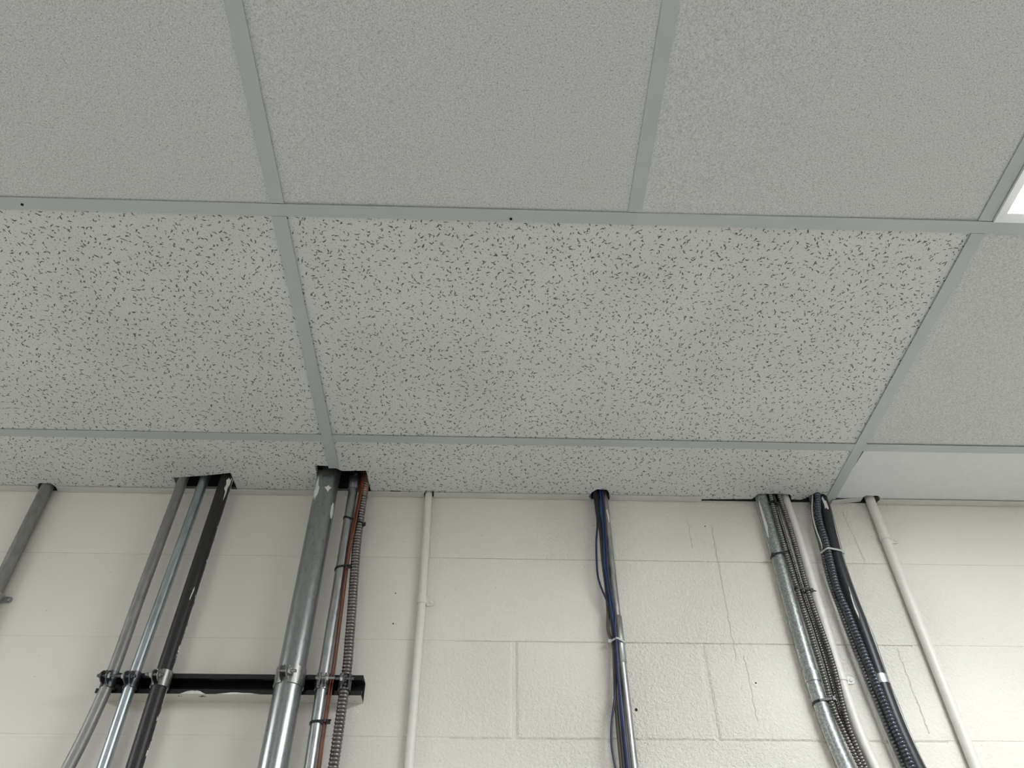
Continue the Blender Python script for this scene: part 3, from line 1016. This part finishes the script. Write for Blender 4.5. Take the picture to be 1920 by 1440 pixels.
corrugated([(1.0865, 0.2), (1.0869, -0.0072), (1.0890, -0.0466), (1.0905, -0.1036), (1.0901, -0.1525), (1.0890, -0.2083), (1.0889, -0.2563), (1.0908, -0.3073), (1.0940, -0.3542), (1.0963, -0.3995), (1.0968, -0.4384), (1.0954, -0.476), (1.0934, -0.5035), (1.0922, -0.5348), (1.0918, -0.5609), (1.0940, -0.5822), (1.0968, -0.6032), (1.1010, -0.6318), (1.116, -0.71), (1.134, -0.85), (1.134, LOW)],
           .0320, .0060, .0060, .0021, 'flex_steel', 'armoured steel cable lying against the white conduit, right of three', 'armoured_cable', 'cable', 12, group=mc)
cable_tie([(1.0645, .0310, .0054), (1.0762, .0225, .0042)], -0.0230, 'black_plastic', 'black tie on the armoured cables right under the ceiling', 40, slope=0.0, tail=.006)
cable_tie([(1.0466, .0190, .0146), (1.0640, .0310, .0054)], -0.1640, 'black_plastic', 'black tie binding the grey conduit to an armoured cable near the ceiling', -55, slope=0.15, tail=.006, tail_dir=(-.8, -.3, -.4))
cable_tie([(1.0670, .0310, .0054), (1.0802, .0225, .0042), (1.0889, .0320, .0058)], -0.2580, 'black_plastic', 'black tie gathering all three armoured cables', 70, slope=-0.15, tail=.010, tail_dir=(.7, -.4, -.4))
cable_tie([(1.0532, .0190, .0146), (1.0706, .0310, .0054)], -0.5060, 'black_plastic', 'black tie binding grey conduit and armoured cable low in the frame', 50, slope=0.10, tail=.006)

# black jacketed pipe with dark flexible conduit
p10 = conduit([(1.1960, TOP), (1.1955, 0.0), (1.1941, -0.0432), (1.1875, -0.115), (1.1850, -0.18), (1.1855, -0.24), (1.1890, -0.31), (1.1915, -0.38), (1.1930, -0.4423), (1.1948, -0.50), (1.1975, -0.55), (1.2082, -0.6316), (1.222, -0.70), (1.232, -0.80), (1.234, ZF)],
              .0200, .0152, 'black_jacket', 'thick black pipe behind the dark flexible conduit, with silver band', curved=True)
paint_patch(p10, 1.1950, .0200, .0152, -8, -0.026, [(-14, .018), (2, .024), (8, .012), (22, .010), (24, -.012), (10, -.016), (2, -.010), (-12, -.014), (-8, 0)])
paint_patch(p10, 1.1890, .0200, .0152, -22, -0.285, [(-4, .03), (6, .04), (4, -.01), (10, -.03), (2, -.045), (-8, -.02)])
m = Mesh().ring(1.1935, -.0200, .0154, .0168, -0.4690, -0.4500)
build('band', m, 'foil', p10, True, 40)['label'] = 'silver metal band'
fx = corrugated([(1.1800, 0.2), (1.1787, -0.0057), (1.1665, -0.0551), (1.1630, -0.0932), (1.1632, -0.118), (1.1622, -0.1484), (1.1590, -0.1841), (1.1560, -0.2216), (1.1540, -0.2581), (1.1563, -0.2854), (1.1606, -0.3169), (1.1625, -0.3507), (1.1648, -0.3736), (1.1666, -0.3986), (1.1684, -0.4254), (1.1710, -0.4469), (1.1725, -0.4728), (1.1744, -0.498), (1.1763, -0.5227), (1.1780, -0.5491), (1.1800, -0.5685), (1.1831, -0.5917), (1.1860, -0.6145), (1.1885, -0.6348), (1.199, -0.72), (1.206, -0.85), (1.206, LOW)],
                .0400, .0072, .0074, .0026, 'flex_dark', 'dark blue black ridged flexible conduit in front of the black pipe', seg=14)
corrugated([(1.1700, 0.2), (1.1690, 0.0057), (1.1630, -0.0442), (1.1570, -0.0827), (1.1560, -0.1139), (1.1545, -0.1506), (1.1515, -0.1833), (1.1490, -0.221), (1.1490, -0.2548), (1.1510, -0.285), (1.1530, -0.3145), (1.1555, -0.3583), (1.1575, -0.3937), (1.1610, -0.425), (1.1632, -0.4661), (1.1660, -0.4916), (1.1690, -0.5165), (1.1715, -0.5432), (1.177, -0.60), (1.188, -0.70), (1.194, -0.85), (1.194, LOW)],
           .0250, .0056, .0070, .0020, 'flex_silver', 'silver ridged flexible conduit peeking out left of the dark one', seg=12)
cable([(1.1720, 0.2), (1.1700, -0.0004), (1.1600, -0.0304), (1.1530, -0.0693), (1.1519, -0.107), (1.1535, -0.1407), (1.1540, -0.165, .018), (1.1530, -0.20, .0120), (1.1540, -0.26, .0100), (1.1600, -0.40, .0100), (1.1720, -0.55, .0100), (1.192, -0.75, .0100), (1.196, LOW, .0100)], .0330, .0016, 'white_wire', 'thin white cable along the left of the dark flexible conduit')
cable([(1.2140, 0.2), (1.2130, -0.02), (1.2030, -0.20), (1.2070, -0.3107), (1.2105, -0.3526), (1.2115, -0.3881), (1.2112, -0.4275), (1.2116, -0.4586), (1.2130, -0.4843), (1.2150, -0.5094), (1.2175, -0.55), (1.2300, -0.65), (1.252, -0.80), (1.253, LOW)], .0150, .0017, 'white_wire', 'thin white cable along the right of the black pipe')
cable([(1.2170, 0.2), (1.2160, -0.02), (1.2060, -0.20), (1.2100, -0.3107), (1.2140, -0.3526), (1.2150, -0.3881), (1.2148, -0.4275), (1.2150, -0.4586), (1.2165, -0.4843), (1.2185, -0.5094), (1.2205, -0.55), (1.2330, -0.65), (1.255, -0.80), (1.256, LOW)], .0110, .0018, 'brown', 'thin dark cable furthest right along the black pipe')
cable_tie([(1.1855, .0200, .0152), (1.1615, .0400, .0062), (1.1540, .0250, .0052)], -0.1570, 'clear_plastic', 'pale tie round the black pipe and dark flexible conduit', 70, slope=0.08, h=.0046, tail=.005, tail_dir=(.3, -.3, .8))

# white conduit on the right
p11 = conduit([(1.3225, TOP), (1.3230, 0.0), (1.3250, -0.30), (1.3290, -0.63), (1.330, ZF)], .0130, .0112, 'white_pipe', 'white painted conduit furthest right on the block wall')
one_hole_strap(p11, 1.3237, .0130, .0112, -0.1060, 'white_pipe', 1, .016, .026)
